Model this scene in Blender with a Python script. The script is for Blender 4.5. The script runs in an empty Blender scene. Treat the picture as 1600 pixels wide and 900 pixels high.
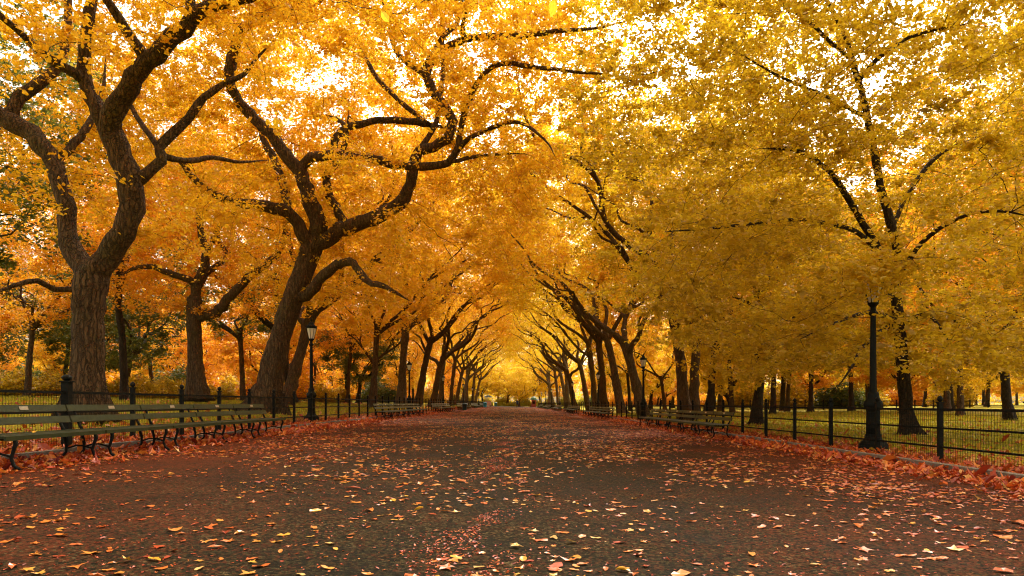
import bpy, bmesh, math, random
import numpy as np
from mathutils import Vector

# ------------------------------------------------------------------ camera, sky, sun, exposure
SC = bpy.context.scene
COL = SC.collection
R = math.radians
F = 1067.0            # focal length in photo pixels (24 mm on 36 mm, 1600 px wide)
CAMZ = 1.1
cam_d = bpy.data.cameras.new('camera'); cam_d.lens = 24; cam_d.sensor_width = 36
cam_d.shift_y = 0.1125; cam_d.clip_end = 2000; cam_d.clip_start = 0.05
cam = bpy.data.objects.new('camera', cam_d); COL.objects.link(cam)
cam.location = (0, 0, CAMZ); cam.rotation_euler = (R(90), 0, 0)
SC.camera = cam

SUN_EL, SUN_AZ = 48, 20          # azimuth from +Y (the way the camera looks) towards +X
world = bpy.data.worlds.new('World'); SC.world = world; world.use_nodes = True
nt = world.node_tree; nt.nodes.clear()
wo = nt.nodes.new('ShaderNodeOutputWorld'); bg = nt.nodes.new('ShaderNodeBackground')
sky = nt.nodes.new('ShaderNodeTexSky'); sky.sky_type = 'NISHITA'; sky.sun_disc = False
sky.sun_elevation = R(SUN_EL); sky.sun_rotation = R(SUN_AZ)
sky.dust_density = 6.0; sky.air_density = 1.0; sky.ozone_density = 0.3; sky.altitude = 0
hs = nt.nodes.new('ShaderNodeHueSaturation'); hs.inputs['Saturation'].default_value = 0.25
wb = nt.nodes.new('ShaderNodeMixRGB'); wb.blend_type = 'MULTIPLY'; wb.inputs[0].default_value = 1; wb.inputs[2].default_value = (1.06, .97, .80, 1)   # warm white balance
nt.links.new(sky.outputs[0], hs.inputs['Color']); nt.links.new(hs.outputs[0], wb.inputs[1]); nt.links.new(wb.outputs[0], bg.inputs['Color'])
bg.inputs['Strength'].default_value = 0.15
nt.links.new(bg.outputs[0], wo.inputs[0])
sun_d = bpy.data.lights.new('sun', 'SUN'); sun_d.energy = 1.0; sun_d.angle = R(22); sun_d.color = (1, .95, .86)
sun = bpy.data.objects.new('sun', sun_d); COL.objects.link(sun)
sun.rotation_euler = (R(90 - SUN_EL), 0, R(180 - SUN_AZ)); sun.location = (0, 0, 60)

SC.view_settings.view_transform = 'Standard'
try: SC.view_settings.look = 'None'
except Exception: pass
SC.view_settings.exposure = 1.85
SC.view_settings.gamma = 1.0
SC.view_settings.use_curve_mapping = False
cy = SC.cycles
cy.max_bounces = 9; cy.diffuse_bounces = 7; cy.glossy_bounces = 2; cy.transmission_bounces = 4
cy.transparent_max_bounces = 6; cy.caustics_reflective = False; cy.caustics_refractive = False
cy.use_denoising = True
try: cy.denoising_prefilter = 'NONE'
except Exception: pass
cy.filter_width = 1.2
cy.sample_clamp_indirect = 6.0

# ------------------------------------------------------------------ helpers
def tag(o, label=None, cat=None, group=None, kind=None):
    if label: o['label'] = label
    if cat: o['category'] = cat
    if group: o['group'] = group
    if kind: o['kind'] = kind
    return o
def empty(name, loc, rz=0.0, sc=1.0):
    o = bpy.data.objects.new(name, None); COL.objects.link(o)
    o.location = loc; o.rotation_euler = (0, 0, rz); o.scale = (sc, sc, sc); o.empty_display_size = .3
    return o
def link(name, me, mat=None, parent=None):
    if mat is not None and not me.materials: me.materials.append(mat)
    o = bpy.data.objects.new(name, me); COL.objects.link(o)
    if parent: o.parent = parent
    return o
def copy_tree(o, parent=None):
    c = o.copy(); COL.objects.link(c); c.parent = parent
    for ch in list(o.children): copy_tree(ch, c)
    return c

class MB:
    """collects quads and tris as arrays and links them as one mesh"""
    def __init__(s): s.v = []; s.q = []; s.t = []; s.n = 0; s.tone = []
    def add(s, v, q=None, t=None, tone=None):
        v = np.asarray(v, dtype=np.float64).reshape(-1, 3)
        s.v.append(v)
        if q is not None and len(q): s.q.append(np.asarray(q, dtype=np.int64).reshape(-1, 4) + s.n)
        if t is not None and len(t): s.t.append(np.asarray(t, dtype=np.int64).reshape(-1, 3) + s.n)
        s.tone.append(np.zeros(len(v)) if tone is None else np.asarray(tone, dtype=np.float64))
        s.n += len(v)
    def box(s, c, d, rot=None):
        x, y, z = d[0]/2, d[1]/2, d[2]/2
        v = np.array([[-x,-y,-z],[x,-y,-z],[x,y,-z],[-x,y,-z],[-x,-y,z],[x,-y,z],[x,y,z],[-x,y,z]])
        if rot is not None: v = v @ np.asarray(rot).T
        s.add(v + np.asarray(c), q=[[0,3,2,1],[4,5,6,7],[0,1,5,4],[1,2,6,5],[2,3,7,6],[3,0,4,7]])
    def bars(s, A, B, w):
        """many square bars from A[i] to B[i]"""
        A = np.asarray(A, float).reshape(-1,3); B = np.asarray(B, float).reshape(-1,3)
        t = B - A; t /= np.linalg.norm(t, axis=1)[:, None] + 1e-9
        ref = np.where(np.abs(t[:, 2:3]) > .9, np.array([[1., 0, 0]]), np.array([[0., 0, 1.]]))
        u = np.cross(t, ref); u /= np.linalg.norm(u, axis=1)[:, None]; v = np.cross(t, u)
        h = w/2
        off = [(-h,-h),(h,-h),(h,h),(-h,h)]
        P = np.stack([A + a*u + b*v for a, b in off] + [B + a*u + b*v for a, b in off], 1)
        n = len(A); base = (np.arange(n)*8)[:, None, None]
        q = np.array([[0,1,5,4],[1,2,6,5],[2,3,7,6],[3,0,4,7],[3,2,1,0],[4,5,6,7]])[None] + base
        s.add(P.reshape(-1,3), q=q.reshape(-1,4))
    def tube(s, pts, rad, sides=8, cap=True, rough=0.0, rng=None, lobes=0.0):
        P = np.asarray(pts, float); n = len(P)
        rad = np.broadcast_to(np.asarray(rad, float), (n,))
        t = np.gradient(P, axis=0); t /= np.linalg.norm(t, axis=1)[:, None] + 1e-9
        ax = np.eye(3)[np.argmin(np.max(np.abs(t), axis=0))]
        u = ax[None] - t*(t @ ax)[:, None]; u /= np.linalg.norm(u, axis=1)[:, None] + 1e-9
        w = np.cross(t, u)
        a = np.arange(sides)/sides*2*np.pi
        rr = np.repeat(rad[:, None], sides, 1)
        if rough and rng is not None:
            ph = rng.uniform(0, 6.28, 4)
            sarr = np.cumsum(np.r_[0, np.linalg.norm(np.diff(P, axis=0), axis=1)])
            k = (np.sin(2*a[None] + ph[0] + sarr[:, None]*.9) * .5 + np.sin(3*a[None] + ph[1] - sarr[:, None]*1.7) * .4
                 + np.sin(5*a[None] + ph[2] + sarr[:, None]*2.9)*.25 + rng.normal(0, .25, (n, sides)))
            rr = rr*(1 + rough*k)
        if lobes:
            sarr = np.cumsum(np.r_[0, np.linalg.norm(np.diff(P, axis=0), axis=1)])
            fl = np.exp(-sarr/(2.0*rad[0]))[:, None]
            rr = rr*(1 + lobes*fl*(0.55 + .45*np.sin(5*a[None] + .7) + .3*np.sin(3*a[None]+2)))
        V = P[:, None] + rr[..., None]*(np.cos(a)[None, :, None]*u[:, None] + np.sin(a)[None, :, None]*w[:, None])
        i = np.arange(n-1)[:, None]*sides; j = np.arange(sides)[None]; j2 = (j+1) % sides
        q = np.stack([i+j, i+j2, i+sides+j2, i+sides+j], -1).reshape(-1, 4)
        V = V.reshape(-1, 3)
        if cap:
            V = np.vstack([V, P[-1:], P[:1]]); c = n*sides
            jj = np.arange(sides); k2 = (jj+1) % sides
            tr = np.vstack([np.stack([(n-1)*sides+jj, (n-1)*sides+k2, np.full(sides, c)], 1),
                            np.stack([k2, jj, np.full(sides, c+1)], 1)])
            s.add(V, q=q, t=tr)
        else: s.add(V, q=q)
    def lathe(s, prof, c=(0,0,0), sides=12, flute=0.0):
        """prof: (r, z) from the bottom up"""
        n = len(prof); a = np.arange(sides)/sides*2*np.pi
        r = np.array([p[0] for p in prof]); z = np.array([p[1] for p in prof])
        k = 1 + flute*np.cos(a*sides/2)
        V = np.stack([r[:, None]*np.cos(a)*k + c[0], r[:, None]*np.sin(a)*k + c[1], np.repeat(z[:, None], sides, 1) + c[2]], -1).reshape(-1,3)
        i = np.arange(n-1)[:, None]*sides; j = np.arange(sides)[None]; j2 = (j+1) % sides
        q = np.stack([i+j, i+j2, i+sides+j2, i+sides+j], -1).reshape(-1, 4)
        V = np.vstack([V, [[c[0], c[1], c[2]+z[-1]], [c[0], c[1], c[2]+z[0]]]]); k0 = n*sides
        jj = np.arange(sides); k2 = (jj+1) % sides
        tr = np.vstack([np.stack([(n-1)*sides+jj, (n-1)*sides+k2, np.full(sides, k0)], 1), np.stack([k2, jj, np.full(sides, k0+1)], 1)])
        s.add(V, q=q, t=tr)
    def mesh(s, name, smooth=False, tone=False):
        V = np.vstack(s.v)
        Q = np.vstack(s.q) if s.q else np.zeros((0,4), np.int64)
        T = np.vstack(s.t) if s.t else np.zeros((0,3), np.int64)
        me = bpy.data.meshes.new(name)
        me.vertices.add(len(V)); me.vertices.foreach_set('co', V.astype(np.float32).ravel())
        nl = Q.size + T.size
        me.loops.add(nl); me.loops.foreach_set('vertex_index', np.r_[Q.ravel(), T.ravel()].astype(np.int32))
        nf = len(Q) + len(T)
        me.polygons.add(nf)
        ls = np.r_[np.arange(len(Q))*4, Q.size + np.arange(len(T))*3].astype(np.int32)
        me.polygons.foreach_set('loop_start', ls)
        try: me.polygons.foreach_set('loop_total', np.r_[np.full(len(Q), 4), np.full(len(T), 3)].astype(np.int32))
        except Exception: pass
        me.polygons.foreach_set('use_smooth', np.full(nf, smooth))
        if tone:
            at = me.attributes.new('tone', 'FLOAT', 'POINT')
            at.data.foreach_set('value', np.concatenate(s.tone).astype(np.float32))
        me.update(calc_edges=True); me.validate()
        return me

# ------------------------------------------------------------------ materials
def new_mat(name):
    m = bpy.data.materials.new(name); m.use_nodes = True
    n = m.node_tree; n.nodes.clear()
    out = n.nodes.new('ShaderNodeOutputMaterial')
    return m, n, out
def ramp(n, stops, interp='LINEAR'):
    r = n.nodes.new('ShaderNodeValToRGB'); e = r.color_ramp.elements
    r.color_ramp.interpolation = interp
    while len(e) < len(stops): e.new(.5)
    for k, (p, c) in enumerate(stops): e[k].position = p; e[k].color = (*c, 1)
    return r
def noise(n, scale, detail=4, rough=.6, vec=None):
    t = n.nodes.new('ShaderNodeTexNoise'); t.inputs['Scale'].default_value = scale
    t.inputs['Detail'].default_value = detail; t.inputs['Roughness'].default_value = rough
    if vec is not None: n.links.new(vec, t.inputs['Vector'])
    return t
def coords(n, scale=(1,1,1), kind='Object'):
    tc = n.nodes.new('ShaderNodeTexCoord'); mp = n.nodes.new('ShaderNodeMapping')
    mp.inputs['Scale'].default_value = scale
    n.links.new(tc.outputs[kind], mp.inputs['Vector']); return mp.outputs[0]
def math_node(n, op, a, b=None):
    m = n.nodes.new('ShaderNodeMath'); m.operation = op
    for k, x in enumerate((a, b)):
        if x is None: continue
        if hasattr(x, 'is_linked') or hasattr(x, 'links'): n.links.new(x, m.inputs[k])
        else: m.inputs[k].default_value = x
    return m.outputs[0]

def leaf_mat(name, stops, trans=.5, rough=.45, gloss=.05):
    m, n, out = new_mat(name)
    at = n.nodes.new('ShaderNodeAttribute'); at.attribute_name = 'tone'
    r = ramp(n, stops); n.links.new(at.outputs['Fac'], r.inputs[0])
    d = n.nodes.new('ShaderNodeBsdfDiffuse'); t = n.nodes.new('ShaderNodeBsdfTranslucent'); g = n.nodes.new('ShaderNodeBsdfGlossy')
    g.inputs['Roughness'].default_value = rough
    n.links.new(r.outputs[0], d.inputs['Color']); n.links.new(r.outputs[0], t.inputs['Color'])
    mx = n.nodes.new('ShaderNodeMixShader'); mx.inputs[0].default_value = trans
    n.links.new(d.outputs[0], mx.inputs[1]); n.links.new(t.outputs[0], mx.inputs[2])
    m2 = n.nodes.new('ShaderNodeMixShader'); m2.inputs[0].default_value = gloss
    n.links.new(mx.outputs[0], m2.inputs[1]); n.links.new(g.outputs[0], m2.inputs[2])
    n.links.new(m2.outputs[0], out.inputs[0])
    return m
LEAF = {
 'gold':   leaf_mat('leaf_gold',   [(0,(.56,.26,.010)),(.4,(.82,.46,.014)),(.8,(.90,.60,.024)),(1,(.93,.70,.05))], .56),
 'amber':  leaf_mat('leaf_amber',  [(0,(.50,.21,.010)),(.4,(.78,.40,.015)),(.8,(.88,.54,.026)),(1,(.91,.66,.06))], .56),
 'orange': leaf_mat('leaf_orange', [(0,(.50,.16,.010)),(.4,(.80,.37,.014)),(.8,(.88,.50,.022)),(1,(.90,.55,.04))], .56),
 'yellow': leaf_mat('leaf_yellow', [(0,(.56,.33,.010)),(.4,(.80,.55,.016)),(.8,(.88,.67,.03)),(1,(.92,.74,.07))], .56),
 'olive':  leaf_mat('leaf_olive',  [(0,(.26,.16,.008)),(.4,(.58,.38,.012)),(.8,(.78,.54,.020)),(.95,(.80,.58,.04)),(1,(.78,.26,.03))], .50),
 'green':  leaf_mat('leaf_green',  [(0,(.05,.07,.012)),(.5,(.13,.14,.02)),(.85,(.28,.24,.03)),(1,(.5,.34,.03))]),
}

def bark_mat(name, dark, light, moss=.35):
    m, n, out = new_mat(name)
    p = n.nodes.new('ShaderNodeBsdfPrincipled'); p.inputs['Roughness'].default_value = .9
    p.inputs['Specular IOR Level'].default_value = .25
    v = coords(n, (1, 1, .22)); a = noise(n, 16, 6, .7, v); b = noise(n, 1.3, 4, .6, coords(n))
    wv = n.nodes.new('ShaderNodeTexVoronoi'); wv.feature = 'DISTANCE_TO_EDGE'; wv.inputs['Scale'].default_value = 13
    vv = noise(n, 4, 3, .6, coords(n)); mixv = n.nodes.new('ShaderNodeMixRGB'); mixv.inputs[0].default_value = .16
    n.links.new(coords(n, (1, 1, .13)), mixv.inputs[1]); n.links.new(vv.outputs['Color'], mixv.inputs[2]); n.links.new(mixv.outputs[0], wv.inputs['Vector'])
    r = ramp(n, [(.3, dark), (.72, light)]); n.links.new(a.outputs['Fac'], r.inputs[0])
    mr = ramp(n, [(.52, (0,0,0)), (.68, (moss,)*3)]); n.links.new(b.outputs['Fac'], mr.inputs[0])
    mx = n.nodes.new('ShaderNodeMixRGB'); mx.inputs[2].default_value = (.075, .07, .014, 1)
    n.links.new(mr.outputs[0], mx.inputs[0]); n.links.new(r.outputs[0], mx.inputs[1])
    er = ramp(n, [(0, (0,0,0)), (.16, (1,1,1))]); fr = ramp(n, [(0, (.35,.33,.30)), (.14, (1,1,1))]); n.links.new(wv.outputs['Distance'], fr.inputs[0])
    fm = n.nodes.new('ShaderNodeMixRGB'); fm.blend_type = 'MULTIPLY'; fm.inputs[0].default_value = .55
    n.links.new(mx.outputs[0], fm.inputs[1]); n.links.new(fr.outputs[0], fm.inputs[2]); n.links.new(fm.outputs[0], p.inputs['Base Color']); n.links.new(wv.outputs['Distance'], er.inputs[0])
    h = math_node(n, 'ADD', math_node(n, 'MULTIPLY', a.outputs['Fac'], .7), er.outputs[0])
    bp = n.nodes.new('ShaderNodeBump'); bp.inputs['Strength'].default_value = 1.0; bp.inputs['Distance'].default_value = .06
    n.links.new(h, bp.inputs['Height']); n.links.new(bp.outputs[0], p.inputs['Normal'])
    n.links.new(p.outputs[0], out.inputs[0])
    return m
BARK = bark_mat('bark_elm', (.036, .021, .010), (.18, .108, .054))
BARK_DARK = bark_mat('bark_dark', (.018, .012, .008), (.075, .05, .03), .2)
BARK_PALE = bark_mat('bark_pale', (.05, .032, .018), (.22, .15, .085), .3)

def plain_mat(name, col, rough=.5, metal=0, var=.3, scale=20, bump=.0, spec=.5):
    m, n, out = new_mat(name)
    p = n.nodes.new('ShaderNodeBsdfPrincipled'); p.inputs['Roughness'].default_value = rough; p.inputs['Metallic'].default_value = metal
    p.inputs['Specular IOR Level'].default_value = spec
    a = noise(n, scale, 5, .65, coords(n))
    r = ramp(n, [(.25, tuple(c*(1-var) for c in col)), (.75, tuple(min(1, c*(1+var)) for c in col))])
    n.links.new(a.outputs['Fac'], r.inputs[0]); n.links.new(r.outputs[0], p.inputs['Base Color'])
    if bump:
        bp = n.nodes.new('ShaderNodeBump'); bp.inputs['Strength'].default_value = bump; bp.inputs['Distance'].default_value = .01
        n.links.new(a.outputs['Fac'], bp.inputs['Height']); n.links.new(bp.outputs[0], p.inputs['Normal'])
    n.links.new(p.outputs[0], out.inputs[0]); return m
IRON = plain_mat('iron_black', (.009, .010, .008), .55, 0, .35, 25, .2, .10)
SLAT = plain_mat('slat_green', (.028, .036, .012), .5, 0, .4, 12, .2, .25)
GLASS = plain_mat('lamp_glass', (.72, .70, .62), .25, 0, .08, 6)
STONE = plain_mat('kerb_stone', (.16, .135, .105), .85, 0, .4, 8, .6)
PLAQ = plain_mat('plaque_metal', (.45, .42, .34), .35, .6, .15, 30)

def asphalt():
    m, n, out = new_mat('asphalt')
    p = n.nodes.new('ShaderNodeBsdfPrincipled')
    v = coords(n); fine = noise(n, 130, 3, .8, v); mid = noise(n, 1.2, 6, .65, v); big = noise(n, .22, 4, .55, v)
    grit = n.nodes.new('ShaderNodeTexVoronoi'); grit.inputs['Scale'].default_value = 55; n.links.new(v, grit.inputs['Vector'])
    gs = n.nodes.new('ShaderNodeSeparateXYZ'); n.links.new(grit.outputs['Color'], gs.inputs[0])
    gf = math_node(n, 'ADD', math_node(n, 'MULTIPLY', fine.outputs['Fac'], .55), math_node(n, 'MULTIPLY', gs.outputs[0], .45))
    gf = math_node(n, 'ADD', gf, math_node(n, 'MULTIPLY', math_node(n, 'SUBTRACT', mid.outputs['Fac'], .5), .35))
    r = ramp(n, [(.25, (.003, .0026, .0008)), (.52, (.0115, .0092, .0030)), (.70, (.034, .026, .009)), (.80, (.17, .12, .055))]); n.links.new(gf, r.inputs[0])
    sep = n.nodes.new('ShaderNodeSeparateXYZ'); n.links.new(v, sep.inputs[0])
    ax = math_node(n, 'ABSOLUTE', sep.outputs[0])
    e = math_node(n, 'MULTIPLY', ax, .105)                      # crushed red leaf dust gathers to the edges
    e2 = math_node(n, 'ADD', e, math_node(n, 'MULTIPLY', big.outputs['Fac'], 1.0))
    e3 = math_node(n, 'ADD', e2, math_node(n, 'MULTIPLY', mid.outputs['Fac'], .7))
    er = ramp(n, [(.0, (0,0,0)), (1.0, (.9,.9,.9))])
    mr = n.nodes.new('ShaderNodeMapRange'); mr.inputs[1].default_value = 1.02; mr.inputs[2].default_value = 1.7
    e3 = math_node(n, 'ADD', e3, math_node(n, 'MULTIPLY', math_node(n, 'SUBTRACT', gs.outputs[1], .5), .75))
    e3 = math_node(n, 'ADD', e3, math_node(n, 'MULTIPLY', math_node(n, 'SUBTRACT', noise(n, 9, 4, .7, v).outputs['Fac'], .5), 1.0))
    n.links.new(e3, mr.inputs[0]); n.links.new(mr.outputs[0], er.inputs[0])
    mx = n.nodes.new('ShaderNodeMixRGB'); mx.inputs[2].default_value = (.115, .025, .008, 1)
    n.links.new(er.outputs[0], mx.inputs[0]); n.links.new(r.outputs[0], mx.inputs[1]); n.links.new(mx.outputs[0], p.inputs['Base Color'])
    rr = ramp(n, [(.3, (.75,)*3), (.7, (.95,)*3)]); n.links.new(mid.outputs['Fac'], rr.inputs[0]); n.links.new(rr.outputs[0], p.inputs['Roughness'])
    p.inputs['Specular IOR Level'].default_value = .05
    bp = n.nodes.new('ShaderNodeBump'); bp.inputs['Strength'].default_value = .6; bp.inputs['Distance'].default_value = .006
    n.links.new(fine.outputs['Fac'], bp.inputs['Height']); n.links.new(bp.outputs[0], p.inputs['Normal'])
    n.links.new(p.outputs[0], out.inputs[0]); return m
def lawn_mat():
    m, n, out = new_mat('lawn')
    p = n.nodes.new('ShaderNodeBsdfPrincipled'); p.inputs['Roughness'].default_value = .95; p.inputs['Specular IOR Level'].default_value = .1
    v = coords(n); a = noise(n, .35, 5, .6, v); f = noise(n, 40, 3, .7, v)
    r = ramp(n, [(.3, (.21, .19, .012)), (.55, (.34, .29, .018)), (.75, (.41, .31, .022))]); n.links.new(a.outputs['Fac'], r.inputs[0])
    r2 = ramp(n, [(.3, (.5,)*3), (.7, (1.2,)*3)]); n.links.new(f.outputs['Fac'], r2.inputs[0])
    mx = n.nodes.new('ShaderNodeMixRGB'); mx.blend_type = 'MULTIPLY'; mx.inputs[0].default_value = 1
    n.links.new(r.outputs[0], mx.inputs[1]); n.links.new(r2.outputs[0], mx.inputs[2]); n.links.new(mx.outputs[0], p.inputs['Base Color'])
    n.links.new(p.outputs[0], out.inputs[0]); return m

# ------------------------------------------------------------------ terrain
XS = [-700, -60, -40, -16, -10.8, -7.7, -7.05, 7.05, 13, 30, 60, 700]
ZS = [2.2, 1.95, 1.7, 0.95, 0.62, .30, .28, 0.0, 0.0, .22, .6, .9]
def gz(x, y=0): return np.interp(x, XS, ZS)
def ground_sheet():
    xs = np.unique(np.r_[np.linspace(-700, -80, 12), np.linspace(-80, 80, 161), np.linspace(80, 700, 12)])
    ys = np.unique(np.r_[np.linspace(-80, -10, 6), np.linspace(-10, 60, 71), np.linspace(60, 260, 60), np.linspace(260, 1200, 12)])
    X, Y = np.meshgrid(xs, ys); rng = np.random.default_rng(3)
    Z = gz(X) - .012 + np.where(np.abs(X) > 8, .05*np.sin(X*.9+Y*.37)+.04*np.sin(Y*.8-X*.3), 0)
    m = MB(); nx = len(xs); i = np.arange(len(ys)-1)[:, None]*nx + np.arange(nx-1)[None]
    m.add(np.stack([X, Y, Z], -1).reshape(-1, 3), q=np.stack([i, i+1, i+nx+1, i+nx], -1).reshape(-1, 4))
    return m.mesh('ground', True)
tag(link('ground', ground_sheet(), lawn_mat()), 'yellow green lawn under the trees', 'ground', kind='structure')
m = MB(); ys = np.linspace(-12, 212, 113)
for a, b in zip(ys[:-1], ys[1:]):
    m.add([[-6.9, a, gz(-6.9)], [6.9, a, gz(6.9)], [6.9, b, gz(6.9)], [-6.9, b, gz(-6.9)]], q=[[0,1,2,3]])
tag(link('path', m.mesh('path'), asphalt()), 'wide dark asphalt promenade strewn with leaves', 'path', kind='structure')
for sgn, nm in ((-1, 'left'), (1, 'right')):
    m = MB(); rng = np.random.default_rng(5 + sgn); y = -12.0
    while y < 205:
        L = rng.uniform(1.6, 2.4); j = rng.normal(0, .012)
        m.box((sgn*6.97 + j, y + L/2, gz(sgn*6.97) + .045 + rng.normal(0, .006)), (.15, L - .015, .15))
        y += L
    tag(link('kerb', m.mesh('kerb'), STONE), f'low weathered stone kerb along the {nm} edge of the path', 'kerb', kind='structure')

# ------------------------------------------------------------------ trees
def at(px, py, Y): return np.array([(px - 800)*Y/F, Y, CAMZ + (630 - py)*Y/F])
def catmull(P, step):
    P = np.asarray(P, float)
    if len(P) < 3:
        n = max(2, int(np.linalg.norm(P[-1,:3]-P[0,:3])/step)+1); t = np.linspace(0, 1, n)[:, None]; return P[0]*(1-t)+P[-1]*t
    E = np.vstack([2*P[0]-P[1], P, 2*P[-1]-P[-2]]); out = []
    for k in range(1, len(E)-2):
        p0, p1, p2, p3 = E[k-1:k+3]
        n = max(1, int(round(np.linalg.norm(p2[:3]-p1[:3])/step)))
        for t in np.arange(n)/n:
            out.append(.5*((2*p1)+(-p0+p2)*t+(2*p0-5*p1+4*p2-p3)*t*t+(-p0+3*p1-3*p2+p3)*t**3))
    out.append(E[-2]); return np.array(out)

class Tree:
    def __init__(s, seed): s.p = []; s.par = []; s.r = []; s.rng = np.random.default_rng(seed); s.hand = 0; s.leafend = 10**9; s.thick = .84
    def limb(s, pts, step=.3, attach=True, wob=.0):
        """pts: rows x, y, z, r; joined to the nearest node there is"""
        P = np.asarray(pts, float); par = -1
        if s.p and attach:
            A = np.array(s.p); par = int(np.argmin(np.linalg.norm(A - P[0, :3], axis=1))); P = P.copy(); P[0, :3] = A[par]
        Q = catmull(P, step); Q[:, 3] *= 1 + s.rng.normal(0, .045, len(Q)); Q[:, 3] = np.maximum(Q[:, 3], .006)
        if wob: Q[1:, :3] += s.rng.normal(0, 1, (len(Q)-1, 3))*Q[1:, 3:4]*wob
        for k, q in enumerate(Q):
            if k == 0 and par >= 0: continue
            s.p.append(q[:3]); s.par.append(par if (k == 0 or (k == 1 and par >= 0)) else len(s.p)-2); s.r.append(q[3])
        s.hand = len(s.p)
    def trace(s, pix, Y1=None, Y0=None, step=.3):
        """pix: rows px, py, r_px read off the photograph; depth runs from the limb it joins to Y1"""
        pix = np.array(pix, float)
        if s.p:
            pix[-1, 2] = min(pix[-1, 2], .6)
            A = np.array(s.p); px = 800 + A[:,0]*F/A[:,1]; py = 630 - (A[:,2]-CAMZ)*F/A[:,1]
            k = int(np.argmin((px-pix[0,0])**2 + (py-pix[0,1])**2)); Y0 = A[k,1]
        d = np.r_[0, np.cumsum(np.linalg.norm(np.diff(pix[:, :2], axis=0), axis=1))]; d = d/d[-1]
        Ys = Y0 + (Y1-Y0)*d
        s.limb([[*at(a, b, Yk), r*Yk/F*s.thick] for (a, b, r), Yk in zip(pix, Ys)], step, wob=.12 if s.p else .03)
    def grow(s, att, D=.42, kill=.85, infl=6.0, iters=90, up=.05, jit=.22, start=1.6):
        """branches grow towards the points att (space colonisation)"""
        att = np.asarray(att, float); rng = s.rng
        P = np.array(s.p); cand = np.array([k for k in range(len(P)) if P[k,2] > start + P[0,2]] or [len(P)-1])
        near = np.full(len(att), -1); nd = np.full(len(att), 1e9)
        for c0 in range(0, len(cand), 400):
            cc = cand[c0:c0+400]; dd = np.linalg.norm(att[:, None]-P[cc][None], axis=2)
            k = dd.argmin(1); v = dd[np.arange(len(att)), k]; b = v < nd; nd[b] = v[b]; near[b] = cc[k[b]]
        alive = nd > kill
        kids = {}
        for it in range(iters):
            ok = alive & (nd < infl)
            if not ok.any():
                if not alive.any(): break
                infl *= 1.5; continue
            idx = np.nonzero(ok)[0]; nn = near[idx]; Pn = np.array(s.p)
            vec = att[idx]-Pn[nn]; vec /= np.linalg.norm(vec, axis=1)[:, None]
            uq, inv = np.unique(nn, return_inverse=True)
            acc = np.zeros((len(uq), 3)); np.add.at(acc, inv, vec)
            acc /= np.linalg.norm(acc, axis=1)[:, None] + 1e-6
            new = []
            for k, a in zip(uq, acc):
                if kids.get(k, 0) >= 4: alive[idx[nn == k]] = False; continue
                prev = Pn[k]-Pn[s.par[k]] if s.par[k] >= 0 else a
                prev = prev/(np.linalg.norm(prev)+1e-6)
                dr = a + .35*prev + rng.normal(0, jit, 3) + np.array([0,0,up]); dr /= np.linalg.norm(dr)
                new.append(Pn[k] + dr*D); kids[k] = kids.get(k, 0)+1
                s.p.append(new[-1]); s.par.append(int(k)); s.r.append(0.)
            if not new: continue
            new = np.array(new); base = len(s.p)-len(new)
            dd = np.linalg.norm(att[:, None]-new[None], axis=2); k = dd.argmin(1); v = dd[np.arange(len(att)), k]
            b = v < nd; nd[b] = v[b]; near[b] = base + k[b]
            alive &= nd > kill
    def radii(s, tip=.006, e=2.35):
        n = len(s.p); acc = np.zeros(n); r = np.array(s.r); par = s.par
        fixed = r > 0
        order = range(n-1, -1, -1)          # children always come after their parents
        for k in order:
            if not fixed[k]: r[k] = max(tip, acc[k]**(1/e))
            if par[k] >= 0: acc[par[k]] += r[k]**e
        for k in range(n):
            if not fixed[k] and par[k] >= 0: r[k] = min(r[k], r[par[k]]*.85 if fixed[par[k]] else r[par[k]])
        s.r = list(r); s.kidcount = np.bincount([p for p in par if p >= 0], minlength=n)
    def wood(s, big=14, thin=.006, lobes=1.25):
        P = np.array(s.p); r = np.array(s.r); n = len(P); par = np.array(s.par)
        best = np.full(n, -1)
        ch = [[] for _ in range(n)]
        for k in range(n):
            if par[k] >= 0: ch[par[k]].append(k)
        m = MB(); stack = [(0, -1)]
        while stack:
            st, pa = stack.pop(); chain = [pa] if pa >= 0 else []; k = st
            while True:
                chain.append(k)
                if not ch[k]: break
                c = sorted(ch[k], key=lambda j: -r[j]); stack += [(j, k) for j in c[1:]]; k = c[0]
            rr = r[chain].copy()
            if pa >= 0: rr[0] = min(rr[0], rr[1]*1.25)
            if rr.max() < thin or len(chain) < 2: continue
            mx = rr.max(); sides = big if mx > .12 else (8 if mx > .05 else (5 if mx > .018 else 3))
            rr = np.maximum(rr, .004)
            pts = P[chain]
            m.tube(pts, rr, sides, cap=True, rough=.07 if mx > .06 else 0, rng=s.rng, lobes=lobes if pa < 0 else 0)
        return m.mesh('wood', True)
    def leaves(s, n, size, spread=.34, flat=.55, rmax=.03, droop=.0, tone_c=.5, tone_s=.2, six=False, extra=None, esize=None):
        P = np.array(s.p); r = np.array(s.r); rng = s.rng
        idx = np.nonzero((r < rmax))[0]; idx = idx[idx < s.leafend]; idx = idx[idx >= s.hand] if len(idx) else idx
        w = np.where(s.kidcount[idx] == 0, 2.2, 1.0)*rng.gamma(1.6, 1, len(idx)); w /= w.sum()
        k = rng.choice(idx, n, p=w)
        NS = 5; off = rng.normal(0, spread, (len(P), NS, 3)); off[..., 2] = off[..., 2]*flat - np.abs(off[..., 2])*droop
        j = rng.integers(0, NS, n)                      # every twig carries a few sprigs, every leaf sits on a sprig
        g = rng.normal(0, size*1.15, (n, 3)); g[:, 2] *= .6
        c = P[k] + off[k, j] + g
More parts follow.
